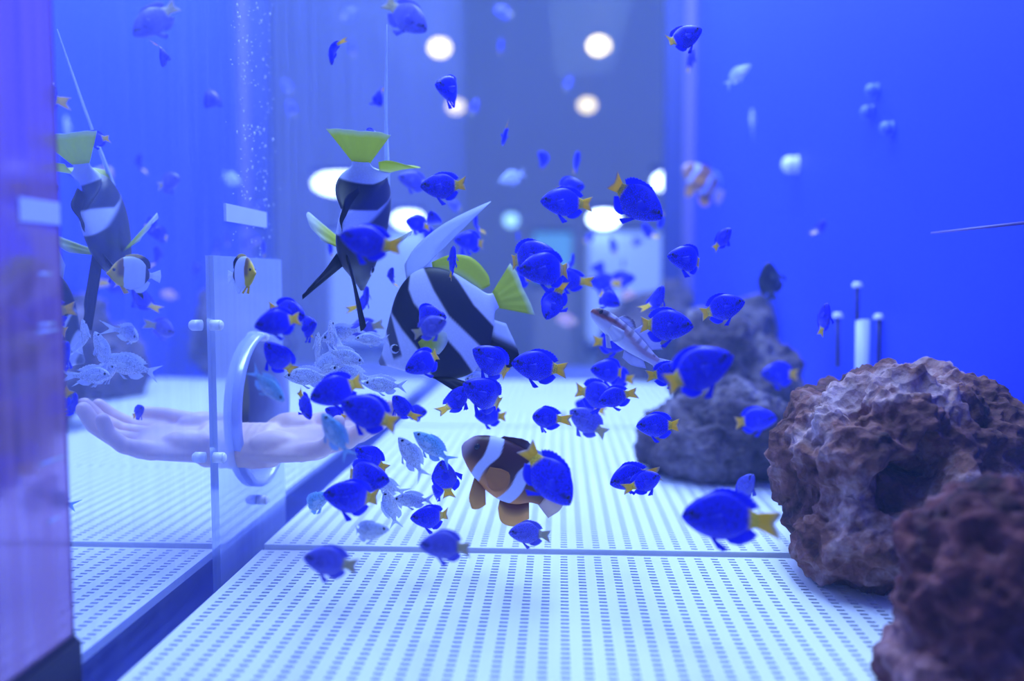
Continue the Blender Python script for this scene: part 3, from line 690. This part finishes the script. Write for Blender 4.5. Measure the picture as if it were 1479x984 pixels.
def goby_kit(key):
    prof = [(.5, .012, -.018, .016), (.47, .042, -.040, .034), (.40, .066, -.058, .048), (.28, .082, -.074, .054), (.10, .086, -.082, .052), (-.08, .074, -.072, .042), (-.22, .054, -.052, .028), (-.32, .040, -.038, .018), (-.36, .038, -.036, .014)]
    def col(x, y, z):
        c = lerp3((.62, .58, .80), (.82, .80, .94), step(-.01, -.06, z))
        c = lerp3(c, (.30, .06, .05), .95*step(.028, .010, abs(z - .022 - .02*math.sin(x*9)))*(.55 + .45*step(.0, .3, x)))
        if x > .30: c = lerp3(c, (.05, .02, .04), .85*step(.012, .03, z)*step(.30, .36, x))
        if math.sin(x*58) > .55 and z > .02: c = lerp3(c, (.10, .04, .06), .5)
        return c
    k = [('body', body_mesh('body', prof, col, .25, 70, 32, mat='fish_smooth'))]
    fc = (.62, .62, .86)
    k.append(('tail_fin', fin_mesh('tail_fin', [(-.345, 0, -.036), (-.35, 0, 0), (-.345, 0, .038)], [(-.48, 0, -.085), (-.50, 0, 0), (-.48, 0, .085)], lambda u, t: fc, .25, .014)))
    k.append(('front_dorsal_fin', fin_mesh('front_dorsal_fin', [(.24, 0, .080), (.16, 0, .084), (.08, 0, .084)], [(.20, 0, .135), (.10, 0, .150), (.02, 0, .115)], lambda u, t: lerp3(fc, (.12, .06, .1), step(.5, .9, t)*.7), .25, .012, 13, 6, jag=.12)))
    k.append(('rear_dorsal_fin', fin_mesh('rear_dorsal_fin', [(.03, 0, .080), (-.10, 0, .070), (-.24, 0, .048)], [(-.01, 0, .165), (-.17, 0, .178), (-.33, 0, .11)], lambda u, t: fc, .25, .012, 19, 6, ripple=.006, rays=16, jag=.08)))
    k.append(('anal_fin', fin_mesh('anal_fin', [(-.02, 0, -.075), (-.12, 0, -.066), (-.24, 0, -.046)], [(-.06, 0, -.135), (-.18, 0, -.135), (-.32, 0, -.085)], lambda u, t: fc, .25, .012, 15, 6)))
    full = []
    for s in (1, -1):
        full.append(('pectoral_fin', fin_mesh('pectoral_fin', [(.25, .052*s, .01), (.245, .053*s, -.045)], [(.12, .12*s, .03), (.08, .13*s, -.03), (.13, .11*s, -.09)], lambda u, t: (.72, .72, .92), 0, .008, 11, 5)))
        full.append(('pelvic_fin', fin_mesh('pelvic_fin', [(.24, .02*s, -.07), (.19, .022*s, -.075)], [(.13, .04*s, -.15), (.09, .03*s, -.13)], lambda u, t: (.72, .72, .92), 0, .01, 7, 5)))
        full.append(('eye', eye_mesh('eye', (.42, .042, .032), .019, s)))
    deepen(k + full, 1.35)
    KIND[key] = (k, full)
goby_kit('goby')

def place(kind, name, cat, label, group, px, py, L, a, b, d, dors=None, full=True):
    """fish centred at a pixel ray at depth d; a = heading in the picture plane (0 right, 90 up), b = turn towards the viewer, L = projected length in px"""
    if px < 800: d = min(d, .262 * F / (808 - px + L * .15))
    a, b = math.radians(a), math.radians(b)
    nose = (RIGHT*math.cos(a) + UP*math.sin(a))*math.cos(b) + BACK*math.sin(b)
    if dors is None: up = UP - BACK*.0
    elif dors == 'c': up = BACK
    elif isinstance(dors, tuple): up = RIGHT*dors[0] + UP*dors[1] + BACK*dors[2]
    else: up = RIGHT*math.cos(math.radians(dors)) + UP*math.sin(math.radians(dors))
    up = up - nose*up.dot(nose)
    if up.length < 1e-3: up = RIGHT.copy()
    up.normalize(); lat = up.cross(nose)
    s = L * d / F / max(math.cos(b), .45)
    m = Matrix((nose, lat, up)).transposed().to_4x4()
    e = bpy.data.objects.new(name, None); COL.objects.link(e)
    e.matrix_world = Matrix.Translation(at(px, py, d)) @ m @ Matrix.Scale(s, 4); e.empty_display_size = .01
    tag(e, label, cat, group)
    base, more = KIND[kind]
    for n_, me in base + (more if full else []):
        o = bpy.data.objects.new(n_, me); COL.objects.link(o); o.parent = e
    return e

BLUE = 'yellow-tailed blue damselfish'
# cluster label, list of (px, py, length, heading, turn, depth[, dorsal[, kind]])
DAMSELS = [
 ('swimming high up before the far pane', [(723, 68, 21, 80, 20, 2.0), (543, 138, 36, -62, 25, 1.0), (788, 233, 32, 130, 30, 1.2), (832, 236, 28, 78, 50, 1.1), (820, 121, 22, 60, 20, 2.0, None, 'violet0'), (685, 155, 26, 70, 10, 1.5, None, 'violet0'), (727, 18, 28, 175, 30, 2.0, None, 'violet0')]),
 ('seen end-on high above the bannerfish', [(479, 73, 40, -88, 10, .85, 'c')]),
 ('turned half towards the viewer in front of a warm lamp', [(656, 131, 46, 175, 45, .85)]),
 ('seen from behind with its tail showing over its back', [(730, 192, 32, -105, -40, .9, 'c')]),
 ('just above the yellow tail of the upright bannerfish', [(530, 197, 37, -18, 20, .80)]),
 ('swimming in front of the dark corner post', [(985, 57, 55, 26, 8, .75), (997, 88, 32, 82, 25, 1.15)]),
 ('in the pair beside the upright bannerfish', [(643, 270, 64, 180, 8, .82), (599, 262, 42, 170, 25, .98, None, 'violet0')]),
 ('by the long white banner fin', [(604, 324, 34, 170, 40, .95), (613, 338, 30, 20, 40, .98), (626, 321, 30, 100, 40, .9, 0), (657, 298, 22, 150, 30, 1.3, None, 'violet0'), (686, 325, 28, 80, 40, 1.0), (682, 349, 48, 176, 10, .95), (653, 380, 44, 82, 25, .74), (668, 372, 32, 90, 40, 1.05)]),
 ('hanging before the flank of the upright bannerfish', [(534, 351, 74, 166, 25, .60, None, 'damsel1')]),
 ('under the upright bannerfish', [(478, 360, 24, 95, 30, 1.0), (563, 402, 32, 68, 30, .85), (528, 434, 36, 75, 40, .85)]),
 ('in the pair that overlap before the lit display tank', [(819, 293, 70, 178, 10, .82), (817, 272, 48, 2, 20, .95)]),
 ('large and nosing down before the lit display tank', [(915, 289, 88, -34, 5, .74)]),
 ('blurred in the far water before the lit tank', [(955, 318, 28, -110, 30, 1.2), (934, 335, 28, 120, 30, 1.4), (852, 345, 17, 50, 20, 1.9), (886, 356, 27, 110, 20, 1.8), (918, 350, 20, 10, 20, 2.2), (869, 388, 32, 180, 20, 1.6), (900, 383, 18, 90, 20, 2.2), (871, 409, 42, 175, 20, 1.3), (897, 404, 36, 5, 20, 1.35), (748, 345, 20, 90, 20, 1.4)]),
 ('in the knot of fish beside the yellow fan tail', [(760, 372, 78, 6, 15, .76), (795, 389, 84, 182, 8, .70), (752, 406, 34, 200, 30, .92), (824, 405, 44, 170, 30, .86), (827, 379, 24, 90, 40, 1.0), (800, 437, 50, 245, 25, .80, 160, 'damsel1')]),
 ('just above the head of the pale goby', [(875, 430, 40, -32, 20, .9), (950, 433, 36, 72, 35, .85)]),
 ('passing behind the back of the pale goby', [(882, 495, 46, -5, 30, .88), (957, 470, 78, -3, 10, .71)]),
 ('between the corner post and the peaked rock', [(998, 375, 64, 173, 10, .80), (1043, 346, 34, 55, 35, .88), (1040, 446, 64, 16, 10, .75)]),
 ('beside the hand port, close to the butterflyfish', [(404, 465, 66, 192, 10, .62), (413, 452, 60, -12, 30, .66), (440, 475, 42, 20, 40, .68)]),
 ('nose up above the bare forearm', [(405, 521, 62, 128, 10, .66, 45), (440, 584, 44, -60, 30, .68)]),
 ('in front of the striped flank of the bannerfish', [(612, 461, 62, 4, 25, .72), (616, 522, 60, 205, 15, .70)]),
 ('close in front of the striped flank', [(620, 474, 50, 22, 20, .66, None, 'violet0')]),
 ('blurred near the silvery chromis', [(526, 475, 42, 200, 30, .88, None, 'violet1')]),
 ('under the black belly of the bannerfish', [(716, 526, 72, 146, 10, .74), (780, 530, 76, 172, 10, .75), (706, 573, 76, 152, 15, .73, None, 'damsel2'), (660, 579, 48, 52, 20, .75), (709, 601, 42, 175, 30, .84)]),
 ('over the fingers of the hand', [(490, 563, 80, 198, 8, .64, None, 'damsel2'), (536, 598, 84, 158, 12, .63, None, 'damsel1'), (485, 598, 32, 150, 30, .80), (580, 590, 40, 120, 30, .80), (602, 596, 32, 5, 30, .85)]),
 ('bunched below the fingers', [(537, 664, 52, 140, 25, .71), (520, 690, 82, -4, 12, .67), (512, 720, 84, 170, 8, .64)]),
 ('upright between the small silvery fish and the clownfish', [(644, 693, 56, 98, 25, .73, 175), (628, 712, 34, 30, 30, .8)]),
 ('with a raised spiny back fin over the white panels', [(624, 748, 58, 180, 5, .70)]),
 ('nosing down in front of the clownfish', [(790, 686, 98, -52, 10, .66, 40)]),
 ('over the white panels beyond the clownfish', [(789, 604, 38, 170, 45, .80), (814, 604, 20, 90, 30, 1.3), (951, 615, 60, 180, 10, .78)]),
 ('in the close pair over the second panel joint', [(911, 688, 60, 196, 25, .73), (931, 697, 42, 30, 35, .72)]),
 ('in the tight group below the pale goby', [(859, 570, 50, -12, 45, .82), (890, 573, 50, 198, 15, .80), (884, 537, 58, 174, 10, .85), (893, 545, 46, 170, 20, .92), (848, 588, 36, 160, 30, 1.0)]),
 ('large and gliding past the grey rocks', [(1003, 537, 106, 23, 8, .60)]),
 ('tucked under the large fish by the grey rocks', [(962, 540, 52, 8, 20, .72)]),
 ('large and low beside the largest pitted rock', [(1049, 746, 122, 178, 8, .585)]),
 ('half hidden by the largest rock', [(1088, 607, 58, 6, 15, 1.0), (1127, 541, 54, 178, 15, 1.15), (1076, 705, 42, 65, 25, .69, None, 'violet0')]),
 ('small against the plain blue wall', [(1185, 330, 24, 68, 30, 1.3), (1190, 462, 44, 84, 20, .85)]),
]
DARKER = 'pale violet damselfish'
cnt = 0
for where, fs in DAMSELS:
    for t in fs:
        px, py, L, a, b, d = t[:6]; dors = t[6] if len(t) > 6 else None; kind = t[7] if len(t) > 7 else 'damsel%d' % (cnt % 3)
        cnt += 1; n_ = 1 if len(fs) == 1 else 2
        noun = DARKER if kind.startswith('violet') else BLUE
        pale = kind.startswith('violet'); lens = sorted(q[2] for q in fs if (len(q) > 7 and q[7].startswith('violet')) == pale)
        size = '' if len(lens) == 1 else 'largest ' if L == lens[-1] and lens[-2] < L else 'smallest ' if len(lens) > 2 and L == lens[0] and lens[1] > L else 'mid-sized ' if len(lens) > 2 else 'smaller '
        up_ = math.sin(math.radians(a))
        pose = '' if len(lens) < 3 else ', nose up,' if up_ > .6 else ', tilted up,' if up_ > .25 else ', nose down,' if up_ < -.25 else ', level,'
        lab = size + noun + pose + ' ' + where
        place(kind, 'damselfish', 'fish', lab, 'damselfish ' + where, px, py, L * (1.1 if L > 34 else 1.0), a, b, d, dors, full=L > 30)
for (px, py, L, a, b, d, lab) in (
    (645, 788, 80, 179, 5, .585, 'pale violet damselfish over the panel joint below the spiny-backed one'),
    (478, 812, 82, 168, 8, .565, 'pale violet damselfish low over the nearest white panel'),
    (765, 770, 62, 178, 8, .70, 'small pale violet damselfish under the clownfish'),
    (850, 611, 66, 146, 10, .84, 'pale violet damselfish diving tail-low right of the clownfish')):
    place('violet%d' % (px % 2), 'damselfish', 'fish', lab, None, px, py, L, a, b, d)
place('violet0', 'damselfish', 'fish', 'tiny violet damselfish just below the tan belly of the clownfish', None, 790, 735, 20, 110, 10, .9, None, False)
place('dark0', 'dark_damselfish', 'fish', 'blackish damselfish hanging against the plain blue wall', None, 1113, 408, 58, 100, 10, 1.15, 190)
place('orange0', 'pink_damselfish', 'fish', 'blurred pink fish in the far water left of the goby', None, 818, 463, 32, 170, 20, 1.9, None, False)
place('orange0', 'pink_damselfish', 'fish', 'small cream pink fish by the goby head', None, 906, 427, 24, 10, 20, 1.6, None, False)

CHROMIS = [
 ('silvery chromis with a dark eye beside the bannerfish snout', [(537, 490, 42, 178, 15, .72, 'silver0')]),
 ('silvery chromis crowding in front of the bannerfish head', [(482, 492, 52, 95, 25, .74, 'silver1'), (497, 514, 56, -18, 15, .72, 'silver0'), (458, 508, 50, 80, 25, .74, 'silver0'), (447, 544, 60, 178, 20, .72, 'silver1'), (556, 556, 54, 175, 20, .72, 'silver0'), (508, 541, 54, 160, 30, .78, 'silver1'), (470, 530, 64, 20, 30, .78, 'silver0'), (492, 482, 46, 200, 40, .80, 'silver1')]),
 ('pale turquoise chromis nosing down behind the hand port', [(386, 556, 62, -42, 10, .62, 'chromis0')]),
 ('pale turquoise chromis crossing in front of the fingers', [(486, 630, 68, 120, 8, .615, 'chromis0', 40)]),
 ('pale turquoise chromis nose up right of the fingers', [(596, 660, 62, 124, 8, .70, 'silver1', 40), (626, 647, 64, 140, 8, .69, 'chromis0')]),
 ('silvery chromis below the fingers over the white panels', [(597, 722, 52, 178, 10, .71, 'silver0'), (528, 768, 64, 8, 12, .64, 'silver1'), (565, 735, 54, 102, 20, .73, 'silver0', 170), (560, 702, 42, 150, 30, .75, 'silver1')]),
 ('turquoise chromis low beside the side pane', [(452, 728, 58, 32, 15, .68, 'chromis1')]),
 ('white chromis under the striped belly', [(692, 548, 36, 180, 25, .80, 'silver0')]),
 ('pale chromis high up before the far pane', [(585, 23, 68, -38, 8, .95, 'violet0'), (740, 256, 36, 205, 30, 1.4, 'silver0')]),
 ('white streaked chromis high against the plain blue wall', [(1064, 108, 38, 32, 15, 1.2, 'silver1'), (1087, 180, 34, 100, 30, 1.7, 'silver0')]),
]
for lab, fs in CHROMIS:
    lens = sorted(t[2] for t in fs)
    for t in fs:
        up_ = math.sin(math.radians(t[3]))
        pose = '' if len(fs) < 3 else ', nose up' if up_ > .6 else ', tilted up' if up_ > .25 else ', nose down' if up_ < -.25 else ', level'
        size = '' if len(fs) == 1 else 'largest ' if t[2] == lens[-1] > lens[-2] else 'smallest ' if t[2] == lens[0] < lens[1] else ''
        if size: pose = ''
        place(t[6], 'chromis', 'fish', size + lab + pose, lab + ' group' if len(fs) > 1 else None, t[0], t[1], t[2] * 1.15, t[3], t[4], t[5], t[7] if len(t) > 7 else None)

place('banner', 'bannerfish', 'fish', 'striped black and white bannerfish with yellow fan tail, nosing down', None, 650, 462, 236, 204, 5, .80, 114)
place('upright_banner', 'bannerfish', 'fish', 'upright bannerfish seen from below with raised yellow tail', None, 526, 303, 208, -94, -33, .80, (.20, .05, -.98))
place('clown', 'clownfish', 'fish', 'large brown clownfish with two white bands and tan fins', None, 743, 690, 180, 146, 8, .72, 56)
place('clown3', 'clownfish', 'fish', 'blurred white-banded clownfish beside the corner post', None, 1018, 264, 78, 148, 15, 1.6)
place('butterfly', 'butterflyfish', 'fish', 'white and yellow butterflyfish with dark rear above the hand port', None, 349, 396, 57, 4, 42, .70)
place('goby', 'goby', 'fish', 'pale slender goby with a dark brown back stripe, nose up', None, 908, 492, 138, 141, 5, .74, 51)
